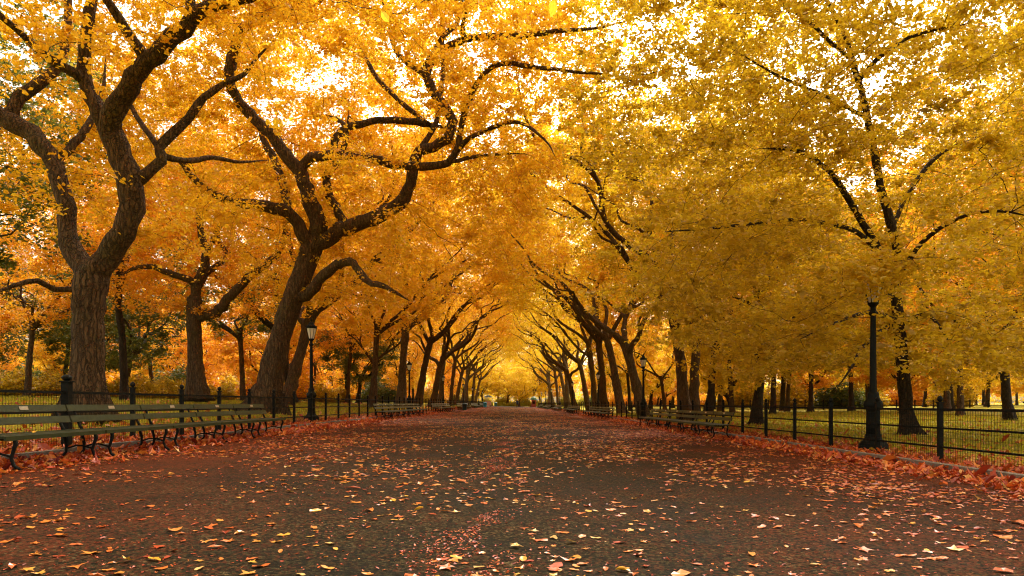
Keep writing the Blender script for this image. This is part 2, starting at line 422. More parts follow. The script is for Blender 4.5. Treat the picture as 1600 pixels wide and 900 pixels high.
        clt = np.clip(rng.normal(tone_c, tone_s, (len(P), NS)), 0, 1)
        tone = np.clip(clt[k, j]*.6 + rng.uniform(0, 1, n)*.4, 0.01, .99)
        if extra is not None: c = np.vstack([c, extra]); size = np.r_[np.full(n, size), np.full(len(extra), esize or size)][:, None]; tone = np.r_[tone, rng.uniform(.5, .95, len(extra))]
        return leaf_cloud(rng, c, size, tone, six)

def leaf_cloud(rng, c, size, tone, six=False, tilt=.75):
    n = len(c)
    az = rng.uniform(0, 2*np.pi, n)
    nrm = rng.normal(0, tilt, (n, 3)); nrm[:, 2] = 1; nrm /= np.linalg.norm(nrm, axis=1)[:, None]
    d = np.stack([np.cos(az), np.sin(az), np.zeros(n)], 1); d -= nrm*(d*nrm).sum(1)[:, None]; d /= np.linalg.norm(d, axis=1)[:, None]
    w = np.cross(nrm, d); L = size*rng.lognormal(0, .33, (n, 1)); W = L*rng.uniform(.5, .75, n)[:, None]
    fold = L*rng.uniform(-.02, .18, n)[:, None]
    m = MB()
    if not six:
        V = np.stack([c - d*L*.5, c - d*L*.05 + w*W*.5 + nrm*fold, c + d*L*.5 - nrm*fold*.4, c - d*L*.05 - w*W*.5 + nrm*fold], 1)
        q = (np.arange(n)*4)[:, None] + np.arange(4)[None]
        m.add(V.reshape(-1,3), q=q, tone=np.repeat(tone, 4))
    else:
        V = np.stack([c - d*L*.5, c - d*L*.18 + w*W*.46 + nrm*fold, c + d*L*.18 + w*W*.40 + nrm*fold, c + d*L*.55 - nrm*fold*.5,
                      c + d*L*.18 - w*W*.40 + nrm*fold, c - d*L*.18 - w*W*.46 + nrm*fold, ], 1)
        b = (np.arange(n)*6)[:, None]
        q = np.concatenate([b + np.array([[0,1,2,3]]), b + np.array([[0,3,4,5]])], 0)
        m.add(V.reshape(-1,3), q=q, tone=np.repeat(tone, 6))
    return m.mesh('leaves', False, True)

def shell(rng, n, c, rad, zmin=None, inner=.45, fn=None):
    out = []
    while len(out) < n:
        v = rng.normal(0, 1, 3); v /= np.linalg.norm(v); q = rng.uniform(inner**3, 1)**(1/3)
        p = np.array(c) + v*q*np.array(rad)
        if zmin is not None and p[2] < zmin: continue
        if fn is not None and not fn(p, rng): continue
        out.append(p)
    return np.array(out)

def place_tree(name, wood, crown, loc, rz, sc, bark, leaf, label, cat, group=None):
    e = empty(name, loc, rz, sc); tag(e, label, cat, group)
    t = link('trunk', wood, None, e); c = link('crown', crown, None, e)
    for o, mt in ((t, bark), (c, leaf)):
        if not o.data.materials: o.data.materials.append(mt)
        o.material_slots[0].link = 'OBJECT'; o.material_slots[0].material = mt
    return e
def hero(name, T, crown_args, bark, leaf, label, cat, group=None):
    T.radii(); b = np.array(T.p[0])
    T.p = [np.array(q) - b for q in T.p]
    if crown_args.get('extra') is not None: crown_args['extra'] = crown_args['extra'] - b
    place_tree(name, T.wood(), T.leaves(**crown_args), tuple(b), 0, 1, bark, leaf, label, cat, group)
def pix(p): return 800 + p[0]*F/p[1], 630 - (p[2]-CAMZ)*F/p[1]

# --- big elm at the left edge of the picture, two great stems
T = Tree(11)
T.trace([(138,662,27),(137,625,27),(138,580,26),(138,530,26),(139,480,26),(141,450,28),(143,432,29)], 17.4, 17.4)
T.trace([(143,432,25),(127,412,20),(107,377,17),(103,325,15),(91,272,16),(67,229,17),(36,200,17),(0,180,17),(-60,140,15),(-130,60,12),(-180,-60,9)], 19.0)
T.trace([(20,188,10),(29,153,11),(62,129,10),(91,105,9),(103,62,8),(107,0,7),(112,-90,5),(100,-200,3)], 20.5)
T.trace([(98,250,7),(124,215,7),(143,186,6),(160,140,4),(165,90,3)], 20.5)
T.trace([(143,432,26),(158,412,22),(191,363,20),(206,306,21),(192,250,21),(170,200,21),(150,162,15),(134,129,13),(131,86,12),(138,38,11),(143,0,10),(150,-80,7),(135,-200,4)], 16.2)
T.trace([(172,200,19),(191,148,19),(220,110,17),(258,72,15),(287,48,14),(306,22,12),(344,7,10),(390,-6,9),(450,-40,7),(520,-90,4)], 14.5)
T.trace([(222,100,9),(205,57,9),(186,29,8),(167,0,7),(150,-60,5),(140,-140,3)], 14.8)
T.trace([(300,26,9),(297,-10,8),(290,-80,6),(310,-170,4)], 15.5)
T.trace([(134,129,9),(115,115,9),(86,98,8),(53,72,7),(24,43,6),(0,24,6),(-60,-30,4)], 14.5)
T.trace([(209,292,11),(222,280,11),(239,267,10),(254,253,10),(249,229,9),(267,213,9),(291,186,8),(310,162,7),(330,143,6),(358,127,5),(382,115,4),(401,91,3),(430,60,2)], 18.5)
T.trace([(248,229,5),(229,205,5),(205,167,4),(190,120,3)], 19.5)
T.trace([(258,244,5),(287,251,5),(334,246,4),(372,253,3),(420,250,2)], 20.5)
T.trace([(112,450,6),(86,452,5),(60,440,5),(20,446,4),(-30,470,3)], 15.5)
def keepA(p, rng):
    x, y = pix(p)
    if p[1] < 8: return False
    if p[1] < 17.5 and y > 60: return rng.random() < .04
    if x > 335 and y > 50: return False
    return True
T.grow(shell(T.rng, 1900, (-9.8, 17, 13.5), (10.5, 9.5, 9), 5.2, .35, keepA), start=4)
hero('elm_tree', T, dict(n=135000, size=.095, spread=.36, six=True), BARK, LEAF['gold'],
     'massive elm with two dark stems forking low, nearest behind the left fence', 'tree', 'elms along the left fence')

# --- leaning elm with the S shaped limbs
T = Tree(12)
T.trace([(412,648,24),(417,620,21),(424,580,20),(434,540,19),(446,500,19),(462,455,19),(477,415,19),(487,388,20)], 30, 30)
T.trace([(487,388,17),(505,374,15),(543,356,14),(591,338,12.5),(624,318,11.5),(641,286,10.5),(648,252,10),(655,236,10),(677,229,10),(698,215,10),(706,191,10),(694,167,9.5),(677,143,9),(666,115,9),(675,91,9),(696,74,8),(725,62,7),(753,58,6.5),(790,56,6),(830,54,5),(878,48,4),(930,44,2.5),(990,30,1)], 26.5)
T.trace([(666,115,6),(644,103,6),(624,86,5),(612,64,4),(606,30,3),(590,-20,2)], 29)
T.trace([(676,90,6),(696,53,5),(713,38,4),(720,5,3.5),(735,-50,2.5)], 29)
T.trace([(724,62,5),(722,45,5),(725,29,4),(735,-10,3)], 26)
T.trace([(487,388,17),(499,350,15),(483,306,14),(467,267,13),(448,244,12),(424,210,11),(400,186,10),(372,158,9.5),(358,129,9),(363,91,9),(377,48,8),(406,29,8),(454,14,7),(500,0,6),(560,-40,4)], 27)
T.trace([(467,263,10),(486,247,9.5),(524,243,9),(577,246,8),(615,257,8),(658,260,7.5),(701,254,7),(714,234,6.5),(720,200,6),(730,162,6),(753,119,5),(782,99,4.5),(830,104,4),(897,112,3),(960,118,2),(1030,138,1)], 23.5)
T.trace([(713,236,5),(744,210,4.5),(806,191,3.5),(851,218,2),(868,246,1)], 22.5)
T.trace([(701,255,4),(760,242,3),(820,240,2)], 26)
T.trace([(520,243,7),(524,220,7),(543,198,7),(591,189,6.5),(639,189,6),(672,196,5),(710,200,3)], 30)
T.trace([(541,198,4),(528,187,4),(513,180,3)], 30)
T.trace([(672,196,4),(629,162,4.5),(591,124,4),(574,95,3.5),(562,72,2.5)], 31)
T.trace([(655,232,5),(682,190,5),(688,150,5),(692,100,4),(690,40,4),(686,-20,3)], 31)
T.trace([(487,390,14),(470,362,13),(458,340,12),(429,325,11),(400,320,10),(370,316,8.5),(334,303,7),(305,282,6),(280,250,5),(250,240,3)], 26.5)
T.trace([(510,374,9),(538,353,9),(515,306,8),(510,277,8),(524,258,7),(540,220,5),(545,170,4)], 31)
T.trace([(448,338,7),(446,306,7),(430,252,7),(414,224,6),(400,190,4)], 31)
T.trace([(466,466,12),(480,462,11),(498,440,10),(520,418,9),(546,408,8),(556,416,7),(566,432,7),(580,442,6),(600,447,5),(640,470,3)], 26.5)
def keepB(p, rng):
    x, y = pix(p)
    if x > 1090: return False
    if p[1] < 29 and y > 60 and x < 900: return rng.random() < .05
    if y > 380 and p[1] < 31: return False
    return True
T.grow(np.vstack([shell(T.rng, 2100, (-6.8, 30, 14), (11, 10, 9.5), 5.5, .35, keepB), T.rng.uniform([-14, 30, 13.5], [-6, 36, 20], (220, 3))]), start=5)
hero('elm_tree', T, dict(n=200000, size=.125, spread=.40), BARK, LEAF['gold'],
     'leaning elm with long S shaped limbs reaching over the path, by the first left lamp', 'tree', 'elms along the left fence')

# --- stocky elm standing back on the left lawn
T = Tree(13)
T.trace([(309,626,17),(307,600,14),(305,560,12.5),(303,520,12),(303,490,13),(304,468,13)], 42, 42)
T.trace([(304,468,9),(308,440,9),(317,420,8),(321,398,7),(313,360,6),(311,330,6),(314,300,5),(320,260,3)], 41)
T.trace([(318,415,5),(330,380,5),(341,357,4),(368,330,3),(385,300,2)], 39)
T.trace([(305,455,7),(300,440,7),(287,434,6),(264,427,6),(241,417,5),(211,419,4),(190,430,3)], 39)
T.trace([(310,500,9),(336,488,9),(355,468,8.5),(377,445,8),(400,424,7),(430,400,6),(442,375,5),(445,350,4)], 40)
T.trace([(308,450,6),(325,425,6),(345,410,5),(352,390,5),(340,370,4),(345,330,3)], 45)
T.grow(shell(T.rng, 700, (-19.5, 42.5, 12.5), (9, 8, 7), 6.5, .3, lambda p, r: p[1] > 40 or pix(p)[1] < 330), start=5, D=.5, kill=1.0)
hero('elm_tree', T, dict(n=36000, size=.16, spread=.45), BARK, LEAF['orange'],
     'stocky elm with a forked crooked trunk on the left lawn between the two nearest elms', 'tree')

# --- maple with low spreading sprays on the right
T = Tree(14); T.thick = .74
T.trace([(1422,685,15),(1417,650,12.5),(1412,590,12),(1407,530,11.5),(1402,480,11),(1398,450,11)], 22.6, 22.6)
T.trace([(1398,450,8),(1390,425,8),(1380,405,8),(1368,380,7),(1354,358,7),(1325,310,6.5),(1296,267,6),(1253,238,4.5),(1215,232,3),(1177,233,2)], 18)
T.trace([(1398,450,10),(1404,420,9.5),(1398,370,9),(1384,320,8),(1370,260,8),(1359,200,7),(1347,143,6.5),(1332,95,5.5),(1320,57,5),(1292,0,4),(1270,-60,3)], 22)
T.trace([(1347,130,5),(1370,93,5),(1406,67,4),(1440,52,3.5),(1530,33,2)], 20)
T.trace([(1336,100,4),(1299,67,4),(1263,33,3),(1218,7,2)], 19)
T.trace([(1385,410,6),(1344,366,5),(1282,347,4),(1234,344,3.5),(1115,356,3),(1040,362,2)], 16.5)
T.trace([(1392,505,5),(1385,512,5),(1347,543,4),(1334,569,3),(1304,612,2)], 19)
T.trace([(1404,500,5),(1363,487,4),(1304,505,3),(1250,530,2)], 18)
T.trace([(1400,470,5),(1360,455,4),(1321,463,4),(1262,487,3),(1228,501,2)], 17)
T.trace([(1408,515,5),(1444,490,4),(1475,520,3),(1495,560,2)], 20)
T.trace([(1402,440,6),(1440,380,5),(1500,340,4),(1560,330,3),(1620,340,2)], 19)
T.trace([(1396,360,5),(1420,300,5),(1470,240,4),(1540,210,3)], 25)
T.trace([(1350,180,4),(1290,150,3.5),(1220,120,3),(1150,80,2)], 19)
def mapleatt(rng, n):
    out = []
    while len(out) < n:
        z = rng.uniform(2.0, 18.5); Rm = np.interp(z, [2, 3.2, 6, 9.5, 14, 18.5], [7.2, 9.5, 11.2, 11.5, 10.5, 4])
        a = rng.uniform(0, 6.283); q = math.sqrt(rng.uniform(.05, 1))
        lay = .38*math.sin(z*2*math.pi/1.9)
        p = np.array([13 + Rm*q*math.cos(a), 21.2 + Rm*.85*q*math.sin(a), z - .10*(q*Rm)**1.2*.5])
        if p[2] < 1.9 + (.0 if p[0] > 7 else .6) or rng.random() > .5 + lay: continue
        x, y = pix(p)
        if p[1] < 9.5 or (p[0] > 14 and p[1] < 13.5 and y > 330): continue
        if x < 960 and y > 260: continue
        if y > np.interp(x, [900, 960, 1060, 1150, 1250, 1330, 1420, 1600], [380, 500, 590, 600, 600, 560, 600, 590]): continue
        if p[1] < 23 and 1330 < x < 1455 and 330 < y < 640 and rng.random() < .93: continue
        if p[1] < 23 and 1310 < x < 1420 and 90 < y <= 330 and rng.random() < .5: continue
        out.append(p)
    return np.array(out)
T.grow(np.vstack([mapleatt(T.rng, 2200), T.rng.uniform([2, 17, 10.5], [9.5, 25, 16.5], (230, 3)), T.rng.uniform([10.5, 19, 10.5], [17, 26, 14.5], (130, 3)), T.rng.normal(0, 1, (40, 3))*[.9, .35, .35] + [8.1, 14.7, 4.1]]), start=2.2, up=-.03, D=.38, kill=.75)
hero('maple_tree', T, dict(n=285000, size=.10, spread=.46, flat=.24, extra=np.random.default_rng(9).normal(0, 1, (1000, 3))*[.42, .25, .30] + [7.83, 14.8, 3.92], droop=.2, tone_c=.5, six=True), BARK_DARK, LEAF['olive'],
     'slender dark trunked maple spreading low olive gold sprays, beside the nearest right lamp', 'tree')

# --- generic elms of the two rows and of the lawns
def sinuous(rng, p, d, L, r0, r1, n=7, amp=.5, up=.0):
    """a limb that swings from side to side on its way out"""
    p = np.array(p, float); d = np.array(d, float)/np.linalg.norm(d)
    side = np.cross(d, [0,0,1]); side /= np.linalg.norm(side)+1e-6; oth = np.cross(d, side)
    ph, fq = rng.uniform(0, 6.28), rng.uniform(1.0, 1.9); ph2 = rng.uniform(0, 6.28)
    out = []
    for k in range(n):
        t = k/(n-1); w = amp*min(1, 2.5*t)
        q = p + d*L*t + side*w*(math.sin(ph+fq*t*6.28)-math.sin(ph)*(1-t)) + oth*w*.7*(math.sin(ph2+fq*1.2*t*6.28)-math.sin(ph2)*(1-t)) + np.array([0,0,up*L*t*t])
        out.append([*q, r0*(1-t)+r1*t])
    return out
def gen_elm(seed, fork=5.0, rad=.52, lean=.3, H=18, natt=650, D=.55, nlimb=4, reach=8.5, zmin=6.0, push=0., rx=None, inner=.35, low=(1, 1, 1)):
    T = Tree(seed); rng = T.rng
    tx = lean*rng.uniform(.6, 1.3); ty = rng.normal(0, .3)
    T.limb([[0,0,-.3,rad*1.15],[tx*.2,ty*.2,.8,rad],[tx*.45,ty*.5,fork*.45,rad*.9],[tx*.7,ty*1.2,fork*.75,rad*.88],[tx,ty,fork,rad*.95]], .45, False, wob=.05)
    top = np.array([tx, ty, fork])
    for k in range(nlimb):
        a = (k/nlimb)*6.283 + rng.uniform(-.5, .5); el = rng.uniform(R(44), R(68)) if k > 1 else R(44)
        if k < 2: a = rng.normal(.35 - .7*k, .25)
        d = np.array([math.cos(a)*math.cos(el), math.sin(a)*math.cos(el), math.sin(el)])
        L = rng.uniform(.75, 1.0)*reach*1.25 if k > 1 else reach*1.4; r0 = rad*rng.uniform(.45, .62)
        Lm = sinuous(rng, top - np.array([0,0,rng.uniform(0, .25)*fork]), d, L, r0, r0*.22, 9, rng.uniform(.35, .75))
        T.limb(Lm, .45, wob=.1)
        for j in range(2):
            b = np.array(Lm[rng.integers(2, 6)]); a2 = a + rng.choice([-1, 1])*rng.uniform(.5, 1.2); el2 = rng.uniform(R(15), R(65))
            d2 = np.array([math.cos(a2)*math.cos(el2), math.sin(a2)*math.cos(el2), math.sin(el2)])
            T.limb(sinuous(rng, b[:3], d2, rng.uniform(.4, .6)*reach, b[3]*.7, b[3]*.22, 6, rng.uniform(.3, .6)), .45, wob=.1)
    c = (tx + push, 0, (zmin+H)/2 + 1)
    T.grow(shell(rng, natt, c, (rx or reach, reach, (H-zmin)/2 + 1), zmin, inner, lambda p, g: g.random() < np.interp(p[2], [zmin, zmin+3, zmin+8], low)), D=D, kill=D*2, start=fork*.7)
    T.radii(); return T
ELM = []
for k, (fork, rad, lean, nl) in enumerate(((8.0,.40,1.6,4),(10.0,.42,.5,3),(6.4,.42,2.4,4),(8.8,.36,1.3,5))):
    T = gen_elm(100+k, fork, rad, lean, 26, 1000, .6, nl, 10, 9.0, 2.3, 11.0, .5, (.15, .5, 1))
    ELM.append((T.wood(10, .012), T.leaves(n=43000, size=.205, spread=.50, flat=.5)))
SLIM = []
for k, (fork, rad, lean, nl) in enumerate(((7.0,.27,.4,4),(9.0,.25,.2,3),(5.5,.28,1.0,4))):
    T = gen_elm(130+k, fork, rad, lean, 23, 700, .6, nl, 8, 5.5, .5, 8.5, .45, (.6, .8, 1))
    SLIM.append((T.wood(10, .012), T.leaves(n=38000, size=.205, spread=.50, flat=.5)))
NEAR = []
for k in range(2):
    T = gen_elm(150+k, 5.2, .5, 1.0, 20, 900, .5, 5, 9.5, 6.6, 2.6, 10.5, .45, (.4, .7, 1))
    extra = None
    if k == 0:                                  # a long bough that droops over the path in front of the camera
        h0 = T.hand; T.leafend = len(T.p); T.r = [0. if q >= h0 else v for q, v in enumerate(T.r)]
        T.limb([[1.0,-.2,5.2,.14],[3.5,-.9,6.3,.10],[6.2,-1.3,5.9,.06],[8.4,-1.4,4.6,.035],[9.4,-1.4,3.6,.012],[9.75,-1.4,3.0,.006]], .3)
        T.limb([[8.4,-1.4,4.6,.02],[9.6,-1.3,4.2,.014],[10.6,-1.3,3.5,.008],[10.95,-1.3,2.95,.005]], .3)
        T.limb([[9.2,-1.4,3.9,.012],[9.55,-1.6,3.4,.008],[9.95,-1.6,2.9,.005]], .2)
        T.hand = h0; T.radii(); g = T.rng
        extra = np.vstack([g.normal(0, 1, (55, 3))*[.30, .25, .18] + [9.75, -1.4, 2.82], g.normal(0, 1, (20, 3))*[.10, .2, .14] + [10.93, -1.3, 2.72],
                           g.normal(0, 1, (20, 3))*[.5, .3, .15] + [10.2, -1.3, 3.1]])
    NEAR.append((T.wood(12, .005), T.leaves(n=115000, size=.11, spread=.42, flat=.5, six=True, extra=extra, esize=.062)))
LOW = []
for k, (fork, rad, lean, nl, H, reach) in enumerate(((3.0,.26,.2,4,12,5.5),(2.4,.22,.5,5,10,5),(4.0,.28,.3,4,14,6))):
    T = gen_elm(200+k, fork, rad, lean, H, 420, .55, nl, reach, 1.6)
    LOW.append((T.wood(8, .012), T.leaves(n=24000, size=.21, spread=.5, flat=.5)))

rng = np.random.default_rng(77)
ORD = ['first','second','third','fourth','fifth','sixth','seventh','eighth','ninth','tenth','eleventh','twelfth','thirteenth','fourteenth','fifteenth','sixteenth','seventeenth','eighteenth']
left_row = [4.6, 46, 55, 66, 78, 91, 105, 118, 132, 146, 160, 176, 192]
for k, y in enumerate(left_row):
    v = [0,2,3,1,0,2,1,3,0,2,1,3,0][k]; w, c = ELM[v] if k else NEAR[0]
    x = -10.8 + (rng.normal(0, .25) if k else 0) - (4.7 if k == 1 else 0)
    if k == 2: w, c = SLIM[0]
    place_tree('elm_tree', w, c, (x, y, gz(x)-.05), rng.normal(0, .35) if k else 0, rng.uniform(.92, 1.06) if k else 1, BARK if k % 3 else BARK_PALE,
               LEAF['gold' if k < 9 else 'yellow'], ('elm beside the camera whose boughs hang into the top left corner' if k == 0 else
               'elm hidden behind the leaning elm on the left lawn' if k == 1 else f'tall elm arching over the path, {ORD[k]} trunk along the left fence past the lamp'), 'tree', 'elms along the left fence')
right_row = [3.5, 40, 54, 65.5, 77, 87, 98, 112, 128, 142, 158, 174, 190]
for k, y in enumerate(right_row):
    v = [1,3,2,0,1,3,0,2,1,0,3,2,1][k]; w, c = ELM[v] if k else NEAR[1]
    x = 10.8 + rng.normal(0, .25)
    place_tree('elm_tree', w, c, (x, y, gz(x)-.05), math.pi + rng.normal(0, .3), rng.uniform(.92, 1.06), BARK if k % 3 == 1 else BARK_PALE,
               LEAF['yellow' if k != 2 else 'gold'], ('elm beside the camera whose boughs hang over the top right corner' if k == 0 else
               f'tall elm arching over the path, {ORD[k-1]} trunk along the right fence'), 'tree', 'elms along the right fence')

# trees standing further back, where the photograph shows their trunks (px of the trunk, distance, variant, colour)
back = [(41,50,3,'orange'),(196,45,1,'orange'),(381,62,3,'green'),(461,60,0,'gold'),(240,75,2,'orange'),(100,72,0,'orange'),(578,76,2,'gold'),(540,95,1,'orange'),
        (1084,44,1,'olive'),(1105,60,3,'gold'),(1040,78,2,'gold'),(985,88,0,'gold'),(1145,66,3,'olive'),(1207,58,0,'gold'),(1229,75,2,'orange'),(1579,36,2,'orange'),(1480,62,0,'gold'),(1330,70,3,'gold'),(-60,34,0,'green'),(1690,30,3,'olive'),(1500,46,0,'gold'),(1610,52,3,'gold')]
backlab = {41:'dark slim elm far left on the lawn beside the picture edge',196:'upright dark elm just right of the nearest massive elm',381:'green leaved tree on the left lawn between stocky and leaning elms',
 461:'forked bare trunk just left of the first left lamp',240:'slim tree leaning right on the left lawn behind the benches',100:'orange tree deep in the left lawn behind the massive elm',578:'sinuous thin elm just left of the upright elm beyond the first left lamp',
 540:'orange elm deep behind the left fence past the first lamp',1084:'thick dark trunk behind the near right benches under the maple sprays',1105:'brown elm behind the thick dark trunk on the right lawn',
 1040:'upright elm right of the leaning right elm, behind its lamp',985:'elm deep behind the leaning right elm',1145:'elm on the right lawn left of the slim dark trunk',1207:'elm mid right lawn, straight behind the fence posts',
 1229:'orange elm at the back of the right lawn, leaning a little',1579:'broad orange elm near the right picture edge with crooked limbs',1480:'gold elm at the back of the right lawn behind the near fence',1330:'gold elm deep in the right lawn behind the nearest right lamp',
 -60:'green leaved elm outside the left picture edge',1500:'gold elm behind the near right fence, between the lamp and the orange elm',1610:'tall gold elm at the right picture edge behind the orange elm',1690:'olive leaved elm outside the right picture edge'}
for k, (px, Y, v, cl) in enumerate(back):
    x = (px-800)*Y/F; w, c = ELM[v] if px in (1084, 1105, 461) else SLIM[v % 3]
    place_tree('elm_tree', w, c, (x, Y, gz(x)-.05), rng.uniform(0, 6.28), rng.uniform(.75, 1.0), BARK_DARK if k % 2 else BARK, LEAF[cl], backlab[px], 'tree')
# small slim dark tree right of the benches on the right
w, c = LOW[0]
place_tree('young_tree', w, c, (12.2, 34, -.05), 1.2, 1.0, BARK_DARK, LEAF['olive'], 'slim dark trunk on the right lawn past the near benches', 'tree')

# the wood that closes the lawns: single trees with low crowns
pts = []; tries = 0
while len(pts) < 165 and tries < 12000:
    tries += 1
    Y = rng.uniform(50, 235); side = rng.choice([-1, 1])
    x = side*rng.uniform(17, 24 + .62*Y)
    if abs(x) < 17 + max(0, 110-Y)*.14 or abs(x) > .80*Y + 8: continue
    if any((x-a)**2 + (Y-b)**2 < 38 for a, b in pts): continue
    pts.append((x, Y))
grp = {(-1,0):('low orange tree in the wood behind the left lawn','trees of the left wood'), (-1,1):('small tree in the far wood on the left, beyond the lawn trees','trees of the far left wood'),
       (1,0):('low golden tree in the wood behind the right lawn','trees of the right wood'), (1,1):('small tree in the far wood on the right, beyond the lawn trees','trees of the far right wood')}
for k, (x, Y) in enumerate(pts):
    big = rng.random() < .35; w, c = (SLIM if big else LOW)[rng.integers(0, 3)]
    lab, g = grp[(-1 if x < 0 else 1, 0 if Y < 125 else 1)]
    cl = rng.choice(['orange','gold','orange','gold','green'] if x < 0 else ['gold','olive','gold','orange','olive','yellow']) if Y < 125 else rng.choice(['gold','orange','yellow'])
    place_tree('wood_tree', w, c, (x, Y, gz(x)-.05), rng.uniform(0, 6.28), rng.uniform(.8, 1.15), BARK if k % 2 else BARK_DARK, LEAF[cl], lab, 'tree', g)
# the trees that close the vista
for k, (x, Y, v, cl, lab) in enumerate([(-1.5,222,0,'yellow','bright yellow tree closing the end of the path, straight ahead'),(6.5,216,2,'yellow','yellow tree at the end of the path just right of the walker'),(-9,214,1,'yellow','yellow tree at the end of the path beyond the blue bins'),
        (13,224,2,'gold','golden tree at the end of the path behind the red kiosk'),(-16,228,2,'yellow','yellow tree at the far end behind the pink cart'),(2.2,206,0,'yellow','slim forked tree standing straight behind the walker'),(-5,236,2,'yellow','yellow tree behind the one that closes the path'),(3,238,0,'yellow','rear yellow tree seen over the walker'),(10,240,2,'yellow','rear yellow tree seen over the red kiosk'),(-13,242,0,'yellow','rear yellow tree seen over the blue bins'),(18,238,2,'gold','rear golden tree right of the red kiosk'),(-22,240,2,'gold','rear golden tree left of the pink cart')]):
    w, c = LOW[v]
    place_tree('wood_tree', w, c, (x, Y, gz(x)-.05), k*1.3, .9 if k == 5 else 1.35, BARK, LEAF[cl], lab, 'tree')
# shrubs on the left lawn
def shrub_mesh(seed, n=5000, size=.12):
    r = np.random.default_rng(seed); T = Tree(seed)
    for k in range(7):
        a = k*.9 + r.uniform(-.3, .3); T.limb([[0,0,0,.02],[math.cos(a)*.3,math.sin(a)*.3,.5,.016],[math.cos(a)*.8,math.sin(a)*.8,1.1+r.uniform(-.2,.4),.008]], .25, False)
    T.hand = 0; T.radii()
    v = r.normal(0, 1, (n, 3)); v /= np.linalg.norm(v, axis=1)[:, None]; q = r.uniform(.15, 1, n)**.5
    c = v*q[:, None]*np.array([1.25, 1.25, .85]); c[:, 2] = np.abs(c[:, 2]+.35)+.08
    bump = 1 + .25*np.sin(c[:, 0]*4+seed) + .2*np.sin(c[:, 1]*5)
    c[:, 2] *= bump
    return T.wood(6, .004), leaf_cloud(r, c, size, np.clip(r.normal(.35, .22, n), 0, 1))
SHG = leaf_mat('leaf_yellow_green', [(0,(.24,.22,.012)),(.5,(.50,.44,.02)),(1,(.7,.58,.03))], .5)
SH = [shrub_mesh(301), shrub_mesh(302)]
# bushes under the wood
k = 0
while k < 64:
    Y = rng.uniform(85, 200); x = rng.choice([-1, 1])*rng.uniform(16, 22 + .5*Y)
    if abs(x) < 16 + max(0, 125-Y)*.5: continue
    e = empty('bush', (x, Y, gz(x)-.1), rng.uniform(0, 6), rng.uniform(2.2, 3.6))
    sd = 'left' if x < 0 else 'right'
    tag(e, f'tall bush under the wood at the back of the {sd} lawn', 'bush', f'bushes under the {sd} wood')
    link('stems', SH[k % 2][0], BARK_DARK, e); o = link('crown', SH[k % 2][1], LEAF['olive'], e)
    o.material_slots[0].link = 'OBJECT'; o.material_slots[0].material = LEAF[rng.choice(['orange', 'olive', 'amber', 'green'])]
    k += 1
for k, x in enumerate((-26, -20, -14, -8.5, -3, 3.5, 8, 12.5, 18, 24)):
    e = empty('bush', (x, 226 + 5*math.sin(k*2.1), gz(x)-.1), k*1.3, 2.2 + .5*math.sin(k*1.7))
    tag(e, 'tall yellow green bush behind the trees that close the path', 'bush', 'bushes behind the end of the path')
    link('stems', SH[k % 2][0], BARK_DARK, e); o = link('crown', SH[k % 2][1], LEAF['green'], e)
    o.material_slots[0].link = 'OBJECT'; o.material_slots[0].material = SHG
# far woodland
r3 = np.random.default_rng(8); N = 150000
a = r3.uniform(-.95, .95, N); d = r3.uniform(255, 330, N); X = np.sin(a)*d; Y = np.cos(a)*d
hh = 13 + 4*np.sin(X*.11) + 3*np.sin(X*.043+1)
Z = gz(X) + r3.uniform(0, 1, N)**.8*hh
wl = leaf_cloud(r3, np.stack([X, Y, Z], 1), .75, np.clip(.5 + .3*np.sin(X*.21+Z*.3) + r3.normal(0, .12, N), 0, 1))
tag(link('woodland', wl, LEAF['olive']), 'distant golden woodland closing off the park', 'woodland', kind='stuff')

shl = [(15,52),(75,56),(130,60),(225,58),(262,62),(290,66),(345,64),(330,72),(430,70),(505,74),(530,88),(30,66),(180,64),(1130,120),(1260,110)]
for k, (px, Y) in enumerate(shl):
    x = (px-800)*Y/F; e = empty('shrub', (x, Y, gz(x)-.05), k*1.1, rng.uniform(1.0, 1.7))
    tag(e, 'low green shrub at the back of the left lawn' if px < 800 else 'low green shrub at the back of the right lawn', 'shrub', 'shrubs on the left lawn' if px < 800 else 'shrubs on the right lawn')
    st = link('stems', SH[k % 2][0], BARK_DARK, e); cr = link('crown', SH[k % 2][1], LEAF['green'], e)
for k, (px, Y) in enumerate([(765,208),(778,212),(790,209),(799,219),(815,210),(843,205),(752,206)]):
    x = (px-800)*Y/F; e = empty('shrub', (x, Y, gz(x)-.05), k*1.7, rng.uniform(.8, 1.1))
    tag(e, 'round green shrub at the far end of the path', 'shrub', 'shrubs at the end of the path')
    link('stems', SH[k % 2][0], None, e); o = link('crown', SH[k % 2][1], None, e); o.material_slots[0].link = 'OBJECT'; o.material_slots[0].material = SHG

